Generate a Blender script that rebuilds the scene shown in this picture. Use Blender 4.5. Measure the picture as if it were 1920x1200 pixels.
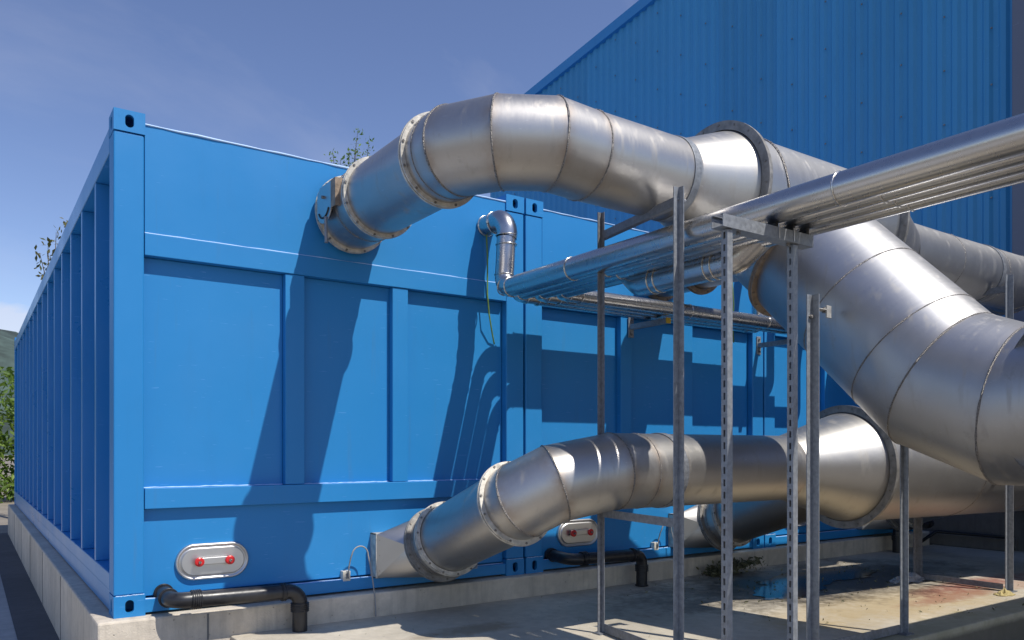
import bpy, math, random
from mathutils import Vector, Matrix
random.seed(7)
for o in list(bpy.data.objects): bpy.data.objects.remove(o, do_unlink=True)
sc = bpy.context.scene
C = sc.collection
R = math.radians
PI = math.pi

# ------------------------------------------------------------------ camera, sky, sun, exposure
cam_d = bpy.data.cameras.new('camera'); cam = bpy.data.objects.new('camera', cam_d); C.objects.link(cam)
cam.location = (-0.661, -4.808, 0.926)
cam.rotation_euler = (R(90), 0, -0.60285)
cam_d.sensor_width = 36; cam_d.lens = 36*1485/1920
cam_d.shift_y = (843-600)/1920
cam_d.clip_start = 0.05; cam_d.clip_end = 2000
sc.camera = cam
sc.render.resolution_x = 1024; sc.render.resolution_y = 640
SUN = Vector((0.376, -1.0, 1.6)).normalized()
elev = math.asin(SUN.z); azim = math.atan2(SUN.x, SUN.y)
world = bpy.data.worlds.new('World'); sc.world = world; world.use_nodes = True
wn = world.node_tree.nodes; wl = world.node_tree.links
for n in list(wn): wn.remove(n)
wo = wn.new('ShaderNodeOutputWorld'); bg = wn.new('ShaderNodeBackground'); sky = wn.new('ShaderNodeTexSky')
sky.sky_type = 'NISHITA'; sky.sun_disc = False; sky.sun_elevation = elev; sky.sun_rotation = azim
sky.altitude = 300; sky.air_density = 0.9; sky.dust_density = 0.0; sky.ozone_density = 2.2
bg.inputs['Strength'].default_value = 0.120
wl.new(bg.outputs[0], wo.inputs[0])
def wmath(op, a, b=None):
    n = wn.new('ShaderNodeMath'); n.operation = op
    for i, v in enumerate((a, b)):
        if v is None: continue
        if isinstance(v, (int, float)): n.inputs[i].default_value = v
        else: wl.new(v, n.inputs[i])
    return n.outputs[0]
tcw = wn.new('ShaderNodeTexCoord')
# thin cirrus streaks all over the sky, plus low cumulus banks near the horizon
mpw = wn.new('ShaderNodeMapping'); mpw.inputs['Rotation'].default_value = (0.2, 0.5, 0.9); mpw.inputs['Scale'].default_value = (1.1, 6.5, 3.4)
wl.new(tcw.outputs['Generated'], mpw.inputs[0])
nz = wn.new('ShaderNodeTexNoise'); nz.inputs['Scale'].default_value = 1.6; nz.inputs['Detail'].default_value = 7; nz.inputs['Roughness'].default_value = 0.55
wl.new(mpw.outputs[0], nz.inputs['Vector'])
rmp = wn.new('ShaderNodeMapRange'); rmp.inputs['From Min'].default_value = 0.52; rmp.inputs['From Max'].default_value = 0.86; rmp.inputs['To Max'].default_value = 0.38
wl.new(nz.outputs[0], rmp.inputs[0])
sep = wn.new('ShaderNodeSeparateXYZ'); wl.new(tcw.outputs['Generated'], sep.inputs[0])
nz2 = wn.new('ShaderNodeTexNoise'); nz2.inputs['Scale'].default_value = 5.5; nz2.inputs['Detail'].default_value = 8; nz2.inputs['Roughness'].default_value = 0.55
mp2 = wn.new('ShaderNodeMapping'); mp2.inputs['Scale'].default_value = (1, 1, 2.2); mp2.inputs['Location'].default_value = (0.35, 0.1, 0.0)
wl.new(tcw.outputs['Generated'], mp2.inputs[0]); wl.new(mp2.outputs[0], nz2.inputs['Vector'])
hz = wn.new('ShaderNodeMapRange'); hz.inputs['From Min'].default_value = 0.12; hz.inputs['From Max'].default_value = 0.27; hz.inputs['To Min'].default_value = 0.115; hz.inputs['To Max'].default_value = -0.35
wl.new(sep.outputs[2], hz.inputs[0])
cm = wmath('ADD', nz2.outputs[0], hz.outputs[0])
cr = wn.new('ShaderNodeMapRange'); cr.inputs['From Min'].default_value = 0.56; cr.inputs['From Max'].default_value = 0.66; cr.inputs['To Max'].default_value = 1.0
wl.new(cm, cr.inputs[0])
tot = wmath('MAXIMUM', rmp.outputs[0], cr.outputs[0])
hs = wn.new('ShaderNodeHueSaturation'); hs.inputs['Saturation'].default_value = 1.02; hs.inputs['Hue'].default_value = 0.512; hs.inputs['Value'].default_value = 1.0
wl.new(sky.outputs[0], hs.inputs['Color'])
mixw = wn.new('ShaderNodeMix'); mixw.data_type = 'RGBA'
mixw.inputs['B'].default_value = (5.6, 5.5, 5.9, 1)
wl.new(wmath('MULTIPLY', tot, 0.50), mixw.inputs['Factor']); wl.new(hs.outputs[0], mixw.inputs['A']); wl.new(mixw.outputs['Result'], bg.inputs['Color'])
sd = bpy.data.lights.new('sun', 'SUN'); sd.energy = 3.7; sd.angle = R(0.5); sd.color = (1.0, 0.955, 0.88)
sun = bpy.data.objects.new('sun', sd); C.objects.link(sun); sun.rotation_euler = SUN.to_track_quat('Z', 'Y').to_euler(); sun.location = (2, -10, 15)
sc.view_settings.view_transform = 'Standard'; sc.view_settings.look = 'None'; sc.view_settings.gamma = 1
sc.view_settings.exposure = 0.30
sc.render.engine = 'CYCLES'
sc.cycles.max_bounces = 7; sc.cycles.glossy_bounces = 4; sc.cycles.sample_clamp_indirect = 6

# ------------------------------------------------------------------ material helpers
def newmat(name):
    m = bpy.data.materials.new(name); m.use_nodes = True
    nt = m.node_tree; b = nt.nodes['Principled BSDF']
    return m, nt, b
def nd(nt, t, **kw):
    n = nt.nodes.new(t)
    for k, v in kw.items():
        if k in n.inputs: n.inputs[k].default_value = v
        else: setattr(n, k, v)
    return n
def noise(nt, vec, scale, detail=5, rough=0.55, mscale=None):
    if mscale is not None:
        mp = nd(nt, 'ShaderNodeMapping'); mp.inputs['Scale'].default_value = mscale
        nt.links.new(vec, mp.inputs[0]); vec = mp.outputs[0]
    n = nd(nt, 'ShaderNodeTexNoise', Scale=scale, Detail=detail, Roughness=rough); nt.links.new(vec, n.inputs['Vector'])
    return n.outputs[0]
def rng(nt, v, a, b, c, d):
    n = nd(nt, 'ShaderNodeMapRange'); n.inputs['From Min'].default_value = a; n.inputs['From Max'].default_value = b
    n.inputs['To Min'].default_value = c; n.inputs['To Max'].default_value = d; nt.links.new(v, n.inputs[0]); return n.outputs[0]
def mix(nt, f, a, b, mode='MIX'):
    n = nd(nt, 'ShaderNodeMix'); n.data_type = 'RGBA'; n.blend_type = mode
    if isinstance(f, (int, float)): n.inputs['Factor'].default_value = f
    else: nt.links.new(f, n.inputs['Factor'])
    for k, v in (('A', a), ('B', b)):
        if isinstance(v, tuple): n.inputs[k].default_value = (*v, 1) if len(v) == 3 else v
        else: nt.links.new(v, n.inputs[k])
    return n.outputs['Result']
def mth(nt, op, a, b=0.0):
    n = nd(nt, 'ShaderNodeMath'); n.operation = op
    for i, v in enumerate((a, b)):
        if isinstance(v, (int, float)): n.inputs[i].default_value = v
        else: nt.links.new(v, n.inputs[i])
    return n.outputs[0]
def bump(nt, b, h, strength, dist=0.01):
    n = nd(nt, 'ShaderNodeBump', Strength=strength, Distance=dist); nt.links.new(h, n.inputs['Height']); nt.links.new(n.outputs[0], b.inputs['Normal'])
def coords(nt):
    g = nd(nt, 'ShaderNodeNewGeometry'); return g.outputs['Position']
def uvc(nt): return nd(nt, 'ShaderNodeTexCoord').outputs['UV']

def paint(name, col, rough=0.42, wear=0.08, dirt=(0.10, 0.10, 0.09), orange=0.06, spec=0.38):
    m, nt, b = newmat(name); p = coords(nt)
    n1 = noise(nt, p, 1.3, 6); n2 = noise(nt, p, 9, 6, 0.6, (1, 1, 0.25))
    c = mix(nt, rng(nt, n1, 0.35, 0.7, 0, 0.14), col, tuple(min(1, x*1.25+0.01) for x in col))
    c = mix(nt, rng(nt, n2, 0.56, 0.85, 0, wear*2.2), c, tuple(x*0.6+0.02 for x in col))
    fd = rng(nt, noise(nt, p, 0.8, 4, 0.6), 0.5, 0.72, 0, 0.16); c = mix(nt, fd, c, tuple(min(1, x*0.9+0.07) for x in col))
    run = rng(nt, noise(nt, p, 5, 6, 0.7, (3.0, 3.0, 0.16)), 0.60, 0.78, 0, 0.22); c = mix(nt, run, c, (0.10, 0.16, 0.22))
    scr = rng(nt, noise(nt, p, 9, 2, 0.4, (1.2, 1.2, 16)), 0.735, 0.75, 0, 0.45); c = mix(nt, scr, c, tuple(min(1, x*1.2+0.12) for x in col))
    n3 = noise(nt, p, 60, 3, 0.5, (1, 1, 1)); sp = rng(nt, n3, 0.77, 0.80, 0, 0.5)
    c = mix(nt, sp, c, tuple(min(1, x*0.35+0.01) for x in col))
    nt.links.new(c, b.inputs['Base Color'])
    nt.links.new(rng(nt, n1, 0.3, 0.7, rough-0.06, rough+0.10), b.inputs['Roughness'])
    b.inputs['Specular IOR Level'].default_value = spec
    h = mth(nt, 'ADD', noise(nt, p, 2.6, 3), mth(nt, 'MULTIPLY', noise(nt, p, 120, 2), orange))
    bump(nt, b, h, 0.28, 0.01)
    return m
def steel(name, col=(0.60, 0.585, 0.57), rough=0.30, stain=True, brush=(6, 120, 1), bstr=0.18, dents=0.25):
    m, nt, b = newmat(name); uv = uvc(nt); p = coords(nt)
    b.inputs['Metallic'].default_value = 1.0
    n1 = noise(nt, p, 3.5, 6, 0.6); br = noise(nt, uv, 1.0, 4, 0.6, brush)
    br2 = noise(nt, uv, 1.0, 3, 0.6, (brush[0]*4, brush[1]*2.5, 1))
    c = mix(nt, rng(nt, n1, 0.35, 0.7, 0, 0.35), col, tuple(x*0.82 for x in col))
    c = mix(nt, rng(nt, br, 0.4, 0.75, 0, 0.15), c, tuple(min(1, x*1.18) for x in col))
    rr = rng(nt, br, 0.3, 0.7, rough-0.01, rough+0.035)
    if stain:
        at = nd(nt, 'ShaderNodeAttribute'); at.attribute_name = 'stain'
        s = mth(nt, 'MULTIPLY', mth(nt, 'POWER', at.outputs['Fac'], 2.0), rng(nt, noise(nt, p, 7, 5, 0.65), 0.35, 0.65, 0.1, 1.0))
        c = mix(nt, mth(nt, 'MULTIPLY', s, 0.95), c, (0.27, 0.17, 0.10))
        rr = mth(nt, 'ADD', rr, mth(nt, 'MULTIPLY', s, 0.15))
        # light water marks running down
        sc_ = rng(nt, noise(nt, p, 11, 6, 0.7), 0.62, 0.72, 0, 0.35); c = mix(nt, sc_, c, (0.33, 0.31, 0.29)); rr = mth(nt, 'ADD', rr, mth(nt, 'MULTIPLY', sc_, 0.35))
        sc2 = rng(nt, noise(nt, p, 24, 3, 0.5, (1, 1, 7)), 0.70, 0.74, 0, 0.35); c = mix(nt, sc2, c, (0.75, 0.74, 0.72))
        st = rng(nt, noise(nt, p, 3.0, 5, 0.6, (6, 6, 0.7)), 0.56, 0.74, 0, 0.38)
        c = mix(nt, st, c, (0.40, 0.36, 0.31)); rr = mth(nt, 'ADD', rr, mth(nt, 'MULTIPLY', st, 0.4))
    nt.links.new(c, b.inputs['Base Color']); nt.links.new(rr, b.inputs['Roughness'])
    h = mth(nt, 'ADD', mth(nt, 'MULTIPLY', br2, 0.04), mth(nt, 'MULTIPLY', noise(nt, p, 2.3, 2), dents))
    h = mth(nt, 'ADD', h, mth(nt, 'MULTIPLY', br, 0.02))
    bump(nt, b, h, bstr, 0.02)
    return m
def simple(name, col, rough=0.5, metal=0.0, nscale=20, var=0.2, bs=0.1):
    m, nt, b = newmat(name); p = coords(nt)
    n1 = noise(nt, p, nscale, 5)
    c = mix(nt, rng(nt, n1, 0.3, 0.7, 0, 1), tuple(x*(1-var) for x in col), tuple(min(1, x*(1+var)) for x in col))
    nt.links.new(c, b.inputs['Base Color']); b.inputs['Metallic'].default_value = metal
    nt.links.new(rng(nt, n1, 0.3, 0.7, max(0.02, rough-0.06), rough+0.08), b.inputs['Roughness'])
    bump(nt, b, n1, bs, 0.01)
    return m
def concrete(name, col, streak=0.35, bs=0.5, stains=None, rough=0.9, side=False):
    m, nt, b = newmat(name); p = coords(nt)
    n1 = noise(nt, p, 1.1, 8, 0.6); n2 = noise(nt, p, 14, 8, 0.65); n3 = noise(nt, p, 4.5, 6, 0.6, (3.5, 3.5, 0.35) if side else (1, 1, 1))
    c = mix(nt, rng(nt, n1, 0.35, 0.65, 0, 1), tuple(x*0.80 for x in col), tuple(x*1.12 for x in col))
    c = mix(nt, rng(nt, n2, 0.35, 0.7, 0, 0.5), c, tuple(x*0.62 for x in col))
    c = mix(nt, rng(nt, n3, 0.5, 0.72, 0, streak), c, tuple(x*0.45 for x in col))
    v = nd(nt, 'ShaderNodeTexVoronoi', Scale=26.0); nt.links.new(p, v.inputs['Vector'])
    pit = mth(nt, 'MULTIPLY', rng(nt, v.outputs['Distance'], 0.05, 0.13, 1, 0), rng(nt, n2, 0.48, 0.6, 0, 1))
    c = mix(nt, mth(nt, 'MULTIPLY', pit, 0.7), c, tuple(x*0.3 for x in col))
    ro = rough
    if stains:
        sx = nd(nt, 'ShaderNodeSeparateXYZ'); nt.links.new(p, sx.inputs[0])
        wob = mth(nt, 'MULTIPLY', mth(nt, 'SUBTRACT', noise(nt, p, 3.0, 6, 0.65), 0.5), 2.4)
        wob2 = mth(nt, 'MULTIPLY', mth(nt, 'SUBTRACT', noise(nt, p, 17.0, 5, 0.65), 0.5), 1.6)
        for (cx, cy, rx, ry, scol, amt) in stains:
            dx = mth(nt, 'POWER', mth(nt, 'ABSOLUTE', mth(nt, 'DIVIDE', mth(nt, 'SUBTRACT', sx.outputs[0], cx), rx)), 2.0)
            dy = mth(nt, 'POWER', mth(nt, 'ABSOLUTE', mth(nt, 'DIVIDE', mth(nt, 'SUBTRACT', sx.outputs[1], cy), ry)), 2.0)
            d = mth(nt, 'ADD', mth(nt, 'ADD', mth(nt, 'ADD', dx, dy), wob), wob2)
            f_ = mth(nt, 'MULTIPLY', rng(nt, d, 0.2, 1.3, 1, 0), amt); c = mix(nt, f_, c, scol)
            if amt > 0.865: wet = f_
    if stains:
        zshade = rng(nt, mth(nt, 'ADD', sx.outputs[2], mth(nt, 'MULTIPLY', n2, 0.03)), -0.20, -0.165, 0.8, 0); c = mix(nt, zshade, c, (0.075, 0.068, 0.058))  # deep shade of the slab's front face put into the colour
    nt.links.new(c, b.inputs['Base Color']); b.inputs['Roughness'].default_value = ro
    if stains: nt.links.new(rng(nt, wet, 0.3, 0.88, ro, 0.5), b.inputs['Roughness'])
    h = mth(nt, 'ADD', mth(nt, 'MULTIPLY', n2, 0.5), mth(nt, 'MULTIPLY', pit, -0.6))
    h = mth(nt, 'ADD', h, mth(nt, 'MULTIPLY', noise(nt, p, 90, 4), 0.25))
    bump(nt, b, h, bs, 0.012)
    return m

BLUE = (0.020, 0.219, 0.525)
M = {}
M['blue'] = paint('blue_container_paint', BLUE)
M['bead'] = paint('sunlit_weld_paint', (0.42, 0.60, 0.86), 0.35)  # sunlit edge lines put into a paler blue
M['blue2'] = paint('blue_container_paint_side', BLUE, 0.30, spec=0.9, orange=0.02)
M['clad'] = paint('blue_cladding_paint', (0.060, 0.285, 0.50), 0.42, 0.10)
cn = M['clad'].node_tree; oi_ = cn.nodes.new('ShaderNodeObjectInfo'); hv_ = cn.nodes.new('ShaderNodeHueSaturation'); pb_ = cn.nodes['Principled BSDF']; src_ = pb_.inputs['Base Color'].links[0].from_socket
cn.links.new(rng(cn, oi_.outputs['Random'], 0, 1, 0.93, 1.07), hv_.inputs['Value']); cn.links.new(src_, hv_.inputs['Color']); cn.links.new(hv_.outputs[0], pb_.inputs['Base Color'])
M['trim'] = paint('blue_trim_paint', (0.045, 0.25, 0.52), 0.36)
M['greytrim'] = paint('grey_trim_paint', (0.16, 0.17, 0.21), 0.5)
M['steel'] = steel('brushed_stainless_steel', (0.49, 0.475, 0.455), 0.41, dents=0.09, bstr=0.14)
M['steelcone'] = steel('swirl_brushed_stainless', (0.48, 0.47, 0.45), 0.46, True, (3, 90, 1), 0.20, 0.07)
M['steelbig'] = steel('dull_stainless_steel', (0.48, 0.48, 0.485), 0.44, True, (3, 80, 1), 0.12, 0.10)
M['steelbox'] = steel('folded_stainless_sheet', (0.46, 0.45, 0.44), 0.36, False, (20, 20, 1), 0.15, 0.3)
M['weld'] = simple('weld_bead_metal', (0.26, 0.245, 0.23), 0.38, 0.8, 160, 0.6, 1.0)
M['flange'] = simple('dusty_flange_steel', (0.56, 0.53, 0.47), 0.55, 0.45, 22, 0.30, 0.3)
M['flangedark'] = simple('dark_flange_steel', (0.26, 0.25, 0.235), 0.5, 0.4, 22, 0.30, 0.3)
M['flangebrown'] = simple('shade_brown_flange_steel', (0.30, 0.23, 0.17), 0.6, 0.4, 22, 0.35, 0.3)  # shade on the collector flange put into a brown base colour
M['bolt'] = simple('bolt_steel', (0.24, 0.22, 0.20), 0.4, 0.8, 60, 0.3)
M['jacket'] = steel('polished_insulation_jacket', (0.54, 0.53, 0.52), 0.27, False, (2, 30, 1), 0.08, 0.22)
M['band'] = simple('jacket_band_metal', (0.62, 0.60, 0.56), 0.25, 1.0, 60, 0.2)
M['galv'] = simple('galvanised_strut', (0.255, 0.27, 0.29), 0.48, 0.3, 45, 0.22, 0.15)
M['galvd'] = simple('galvanised_strut_dull', (0.19, 0.20, 0.22), 0.5, 0.3, 45, 0.25, 0.15)
M['black'] = simple('black_plastic_pipe', (0.022, 0.022, 0.025), 0.33, 0.0, 30, 0.3, 0.05)
M['rubber'] = simple('matt_black_rubber', (0.012, 0.012, 0.012), 0.6, 0.0, 30, 0.3, 0.05)
M['red'] = simple('red_plastic_knob', (0.62, 0.018, 0.02), 0.35, 0.0, 30, 0.1, 0.0)
M['hatch'] = steel('hatch_stainless', (0.62, 0.61, 0.60), 0.42, False, (10, 10, 1), 0.05, 0.1)
M['grey'] = simple('grey_cable', (0.30, 0.30, 0.30), 0.5, 0, 40, 0.1)
M['cream'] = simple('cream_plastic', (0.62, 0.58, 0.50), 0.5, 0, 40, 0.1)
M['green'] = simple('green_yellow_cable', (0.16, 0.27, 0.05), 0.5, 0, 40, 0.2)
M['yellow'] = simple('yellow_plastic_cap', (0.62, 0.38, 0.02), 0.45, 0, 40, 0.1)
M['ink'] = simple('black_marker_ink', (0.02, 0.02, 0.02), 0.6, 0, 40, 0.1)
M['base'] = concrete('pale_foundation_concrete', (0.66, 0.58, 0.47), 0.45, 0.7, side=True)
M['kerb'] = concrete('grey_kerb_concrete', (0.20, 0.195, 0.185), 0.4, 0.5, side=True)
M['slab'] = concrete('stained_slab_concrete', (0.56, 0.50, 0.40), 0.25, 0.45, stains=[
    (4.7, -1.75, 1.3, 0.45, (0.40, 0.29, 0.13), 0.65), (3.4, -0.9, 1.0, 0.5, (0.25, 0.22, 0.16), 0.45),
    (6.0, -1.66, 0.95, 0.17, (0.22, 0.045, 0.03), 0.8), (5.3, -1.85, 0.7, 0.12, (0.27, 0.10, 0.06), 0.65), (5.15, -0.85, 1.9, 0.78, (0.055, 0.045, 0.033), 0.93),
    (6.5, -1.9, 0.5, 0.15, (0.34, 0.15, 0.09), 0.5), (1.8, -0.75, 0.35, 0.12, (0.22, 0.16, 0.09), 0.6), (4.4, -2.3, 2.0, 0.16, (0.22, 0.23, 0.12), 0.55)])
M['yard'] = concrete('yard_ground_gravel', (0.27, 0.235, 0.19), 0.2, 0.6)
M['paving'] = concrete('light_grey_paving', (0.46, 0.45, 0.43), 0.2, 0.5)
M['asphalt'] = concrete('grey_asphalt', (0.10, 0.10, 0.105), 0.2, 0.8)
m, nt, b = newmat('shallow_puddle_water'); b.inputs['Base Color'].default_value = (0.05, 0.04, 0.026, 1); b.inputs['Roughness'].default_value = 0.12; b.inputs['Specular IOR Level'].default_value = 0.2
p_ = coords(nt); bump(nt, b, noise(nt, p_, 7, 2), 0.04, 0.01); M['water'] = m
def leafmat(name, a, bcol):
    m, nt, b = newmat(name); p = coords(nt)
    oi = nd(nt, 'ShaderNodeAttribute'); oi.attribute_name = 'tone'
    c = mix(nt, oi.outputs['Fac'], a, bcol); nt.links.new(c, b.inputs['Base Color']); b.inputs['Roughness'].default_value = 0.55
    tr = nd(nt, 'ShaderNodeBsdfTranslucent'); nt.links.new(c, tr.inputs['Color'])
    ms = nd(nt, 'ShaderNodeMixShader'); ms.inputs[0].default_value = 0.35
    nt.links.new(b.outputs[0], ms.inputs[1]); nt.links.new(tr.outputs[0], ms.inputs[2]); nt.links.new(ms.outputs[0], nt.nodes['Material Output'].inputs[0])
    return m
M['leaf'] = leafmat('green_leaves', (0.06, 0.13, 0.018), (0.22, 0.33, 0.05))
M['leaf2'] = leafmat('olive_leaves', (0.06, 0.08, 0.02), (0.20, 0.17, 0.05))
M['dryleaf'] = leafmat('dry_leaf_litter', (0.07, 0.075, 0.035), (0.26, 0.24, 0.13))
M['bark'] = simple('brown_bark', (0.10, 0.075, 0.05), 0.85, 0, 20, 0.4, 0.8)
M['hill'] = simple('forest_hill', (0.05, 0.075, 0.065), 0.95, 0, 0.12, 0.6, 0.0)
M['rag'] = simple('pale_wet_rag', (0.36, 0.36, 0.37), 0.6, 0, 30, 0.3, 0.4)
M['wood'] = simple('straw_debris', (0.40, 0.32, 0.14), 0.8, 0, 30, 0.4, 0.4)

# ------------------------------------------------------------------ mesh helpers
class MB:
    def __init__(s): s.v = []; s.f = []; s.uv = []; s.st = []; s.smooth = []
    def add(s, vs, fs, smooth=False, uvs=None, st=None):
        o = len(s.v); s.v += [tuple(x) for x in vs]
        s.st += (st if st else [0.0]*len(vs)); s.uv += (uvs if uvs else [(x[0]+x[1], x[2]) for x in vs])
        for f in fs: s.f.append(tuple(i+o for i in f)); s.smooth.append(smooth)
        return s
    def box(s, a, b):
        x0, y0, z0 = [min(a[i], b[i]) for i in range(3)]; x1, y1, z1 = [max(a[i], b[i]) for i in range(3)]
        v = [(x0,y0,z0),(x1,y0,z0),(x1,y1,z0),(x0,y1,z0),(x0,y0,z1),(x1,y0,z1),(x1,y1,z1),(x0,y1,z1)]
        return s.add(v, [(0,3,2,1),(4,5,6,7),(0,1,5,4),(1,2,6,5),(2,3,7,6),(3,0,4,7)])
    def build(s, name, mat, parent=None, bevel=0.0, loc=None):
        me = bpy.data.meshes.new(name); me.from_pydata(s.v, [], s.f)
        me.polygons.foreach_set('use_smooth', s.smooth)
        uvl = me.uv_layers.new(name='UVMap')
        for l in me.loops: uvl.data[l.index].uv = s.uv[l.vertex_index]
        if any(s.st):
            at = me.attributes.new('stain', 'FLOAT', 'POINT'); at.data.foreach_set('value', s.st)
        me.materials.append(mat); me.update()
        o = bpy.data.objects.new(name, me); C.objects.link(o)
        if parent: o.parent = parent; o.matrix_parent_inverse = Matrix.Identity(4)
        if loc: o.location = loc
        if bevel > 0:
            bv = o.modifiers.new('bevel', 'BEVEL'); bv.width = bevel; bv.segments = 2; bv.limit_method = 'ANGLE'
        if parent and parent.type == 'EMPTY' or (parent and parent.get('_w')):
            pass
        return o
def tag(o, label=None, cat=None, group=None, kind=None):
    for k, v in (('label', label), ('category', cat), ('group', group), ('kind', kind)):
        if v: o[k] = v
    return o
def thing(name, label, cat, group=None):
    o = bpy.data.objects.new(name, None); C.objects.link(o); o.empty_display_size = 0.2
    return tag(o, label, cat, group)
def frame(d):
    d = Vector(d).normalized(); up = Vector((0, 0, 1)) if abs(d.z) < 0.95 else Vector((0, 1, 0))
    u = d.cross(up).normalized(); v = u.cross(d).normalized()
    return d, u, v
def tube(mb, pts, rad, n=64, smooth_joints=False, stain=0.0, nst=0.10, caps=False, uoff=0.0):
    """round pipe through pts; mitred sections with crisp joints, or one smooth skin."""
    pts = [Vector(p) for p in pts]; m = len(pts)
    if not isinstance(rad, (list, tuple)): rad = [rad]*m
    dirs = [(pts[i+1]-pts[i]).normalized() for i in range(m-1)]
    # parallel transport
    d, u, v = frame(dirs[0]); us = [u]
    for i in range(1, m-1):
        ax = dirs[i-1].cross(dirs[i])
        if ax.length > 1e-6:
            u = Matrix.Rotation(dirs[i-1].angle(dirs[i]), 3, ax.normalized()) @ u
        us.append(u.copy())
    nor = [dirs[0]] + [(dirs[i-1]+dirs[i]).normalized() for i in range(1, m-1)] + [dirs[-1]]
    def ring(seg, k):
        d = dirs[seg]; u = us[seg]; v = d.cross(u); out = []
        for j in range(n):
            a = 2*PI*j/n; q = pts[k] + rad[k]*(math.cos(a)*u + math.sin(a)*v)
            s_ = (pts[k]-q).dot(nor[k])/d.dot(nor[k]); out.append(q + d*s_)
        return out
    L = 0.0; rings = []
    for i in range(m-1):
        r0 = ring(i, i); r1 = ring(i, i+1); ln = (pts[i+1]-pts[i]).length
        if smooth_joints: ts = [0, 1] if i == m-2 else [0]
        else:
            e = min(nst/ln, 0.45) if stain else 0.3
            ts = [0, e, 1-e, 1]
        vs = []; uvs = []; st = []
        for t in ts:
            for j in range(n):
                q = r0[j].lerp(r1[j], t); vs.append(q); uvs.append((j/n*3+uoff, L+ln*t)); st.append(stain if t in (0, 1) else 0.0)
        if smooth_joints: rings.append((vs, uvs, st, len(ts)))
        else:
            fs = []
            for a in range(len(ts)-1):
                for j in range(n):
                    k = (j+1) % n; fs.append((a*n+j, a*n+k, (a+1)*n+k, (a+1)*n+j))
            mb.add(vs, fs, True, uvs, st)
        L += ln
    if smooth_joints:
        vs = sum([r[0] for r in rings], []); uvs = sum([r[1] for r in rings], []); st = sum([r[2] for r in rings], [])
        tot = len(vs)//n; fs = []
        for a in range(tot-1):
            for j in range(n):
                k = (j+1) % n; fs.append((a*n+j, a*n+k, (a+1)*n+k, (a+1)*n+j))
        mb.add(vs, fs, True, uvs, st)
    if caps:
        for idx, dd in ((0, -1), (m-1, 1)):
            r = ring(0 if idx == 0 else m-2, idx); r = r if dd > 0 else r[::-1]
            mb.add(r, [tuple(range(n))])
    return mb
def bead(mb, c, nrm, rad, t=0.006, n=72, squash=None, wob=0.0012):
    """torus round a pipe; squash=(dir of pipe) makes the slanted ellipse of a mitre joint."""
    c = Vector(c); nn, u, v = frame(nrm)
    vs = []; fs = []; uvs = []; k = 6
    for j in range(n):
        a = 2*PI*j/n; r = math.cos(a)*u + math.sin(a)*v
        q = c + rad*r; out = r
        if squash is not None:
            # point of the round pipe (axis squash) lying in the joint plane
            d = Vector(squash).normalized(); d, u2, v2 = frame(d)
            r2 = math.cos(a)*u2 + math.sin(a)*v2; q = c + rad*r2; q = q + d*((c-q).dot(nn)/d.dot(nn)); out = r2
        tt = t + random.uniform(-wob, wob)
        for i in range(k):
            b_ = 2*PI*i/k; vs.append(q + tt*(math.cos(b_)*out + math.sin(b_)*nn)); uvs.append((j/n*20, i/k))
    for j in range(n):
        for i in range(k):
            j2 = (j+1) % n; i2 = (i+1) % k; fs.append((j*k+i, j2*k+i, j2*k+i2, j*k+i2))
    return mb.add(vs, fs, True, uvs)
def annulus(mb, c, nrm, r0, r1, t, n=64):
    c = Vector(c); d, u, v = frame(nrm); vs = []; fs = []
    for (r, s_) in ((r0, -t/2), (r1, -t/2), (r1, t/2), (r0, t/2)):
        for j in range(n):
            a = 2*PI*j/n; vs.append(c + r*(math.cos(a)*u + math.sin(a)*v) + d*s_)
    for a in range(4):
        for j in range(n):
            k = (j+1) % n; b_ = (a+1) % 4; fs.append((a*n+j, b_*n+j, b_*n+k, a*n+k))
    return mb.add(vs, fs)
def bolts(mb, c, nrm, r, cnt, t, br=0.0072, off=0.2):
    c = Vector(c); d, u, v = frame(nrm)
    for q in range(cnt):
        a = 2*PI*q/cnt + off; p = c + r*(math.cos(a)*u + math.sin(a)*v)
        vs = []; 
        for s_ in (-t, t):
            for j in range(6):
                b_ = PI/3*j; vs.append(p + br*(math.cos(b_)*u + math.sin(b_)*v) + d*s_)
        mb.add(vs, [(0,1,2,3,4,5)[::-1], (6,7,8,9,10,11)] + [(j, (j+1) % 6, (j+1) % 6+6, j+6) for j in range(6)])
    return mb
def prism(mb, prof, axis, a, b):
    """extrude closed 2D outline (list of (p,q)) along an axis from a to b (axis 'x': (y,z), 'y': (x,z), 'z': (x,y))."""
    def P(p, q, t): return {'x': (t, p, q), 'y': (p, t, q), 'z': (p, q, t)}[axis]
    n = len(prof); vs = [P(*p, a) for p in prof] + [P(*p, b) for p in prof]
    return mb.add(vs, [tuple(range(n))[::-1], tuple(range(n, 2*n))] + [(i, (i+1) % n, (i+1) % n+n, i+n) for i in range(n)])
def stadium(cx, cz, w, h, n=12):
    """rounded slot outline, long side along the larger of w, h."""
    r = min(w, h)/2; out = []
    for i in range(2*n):
        a = 2*PI*(i+0.5)/(2*n); x = r*math.cos(a); z = r*math.sin(a)
        if w > h: x += math.copysign(w/2-r, x)
        else: z += math.copysign(h/2-r, z)
        out.append((cx+x, cz+z))
    return out
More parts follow.
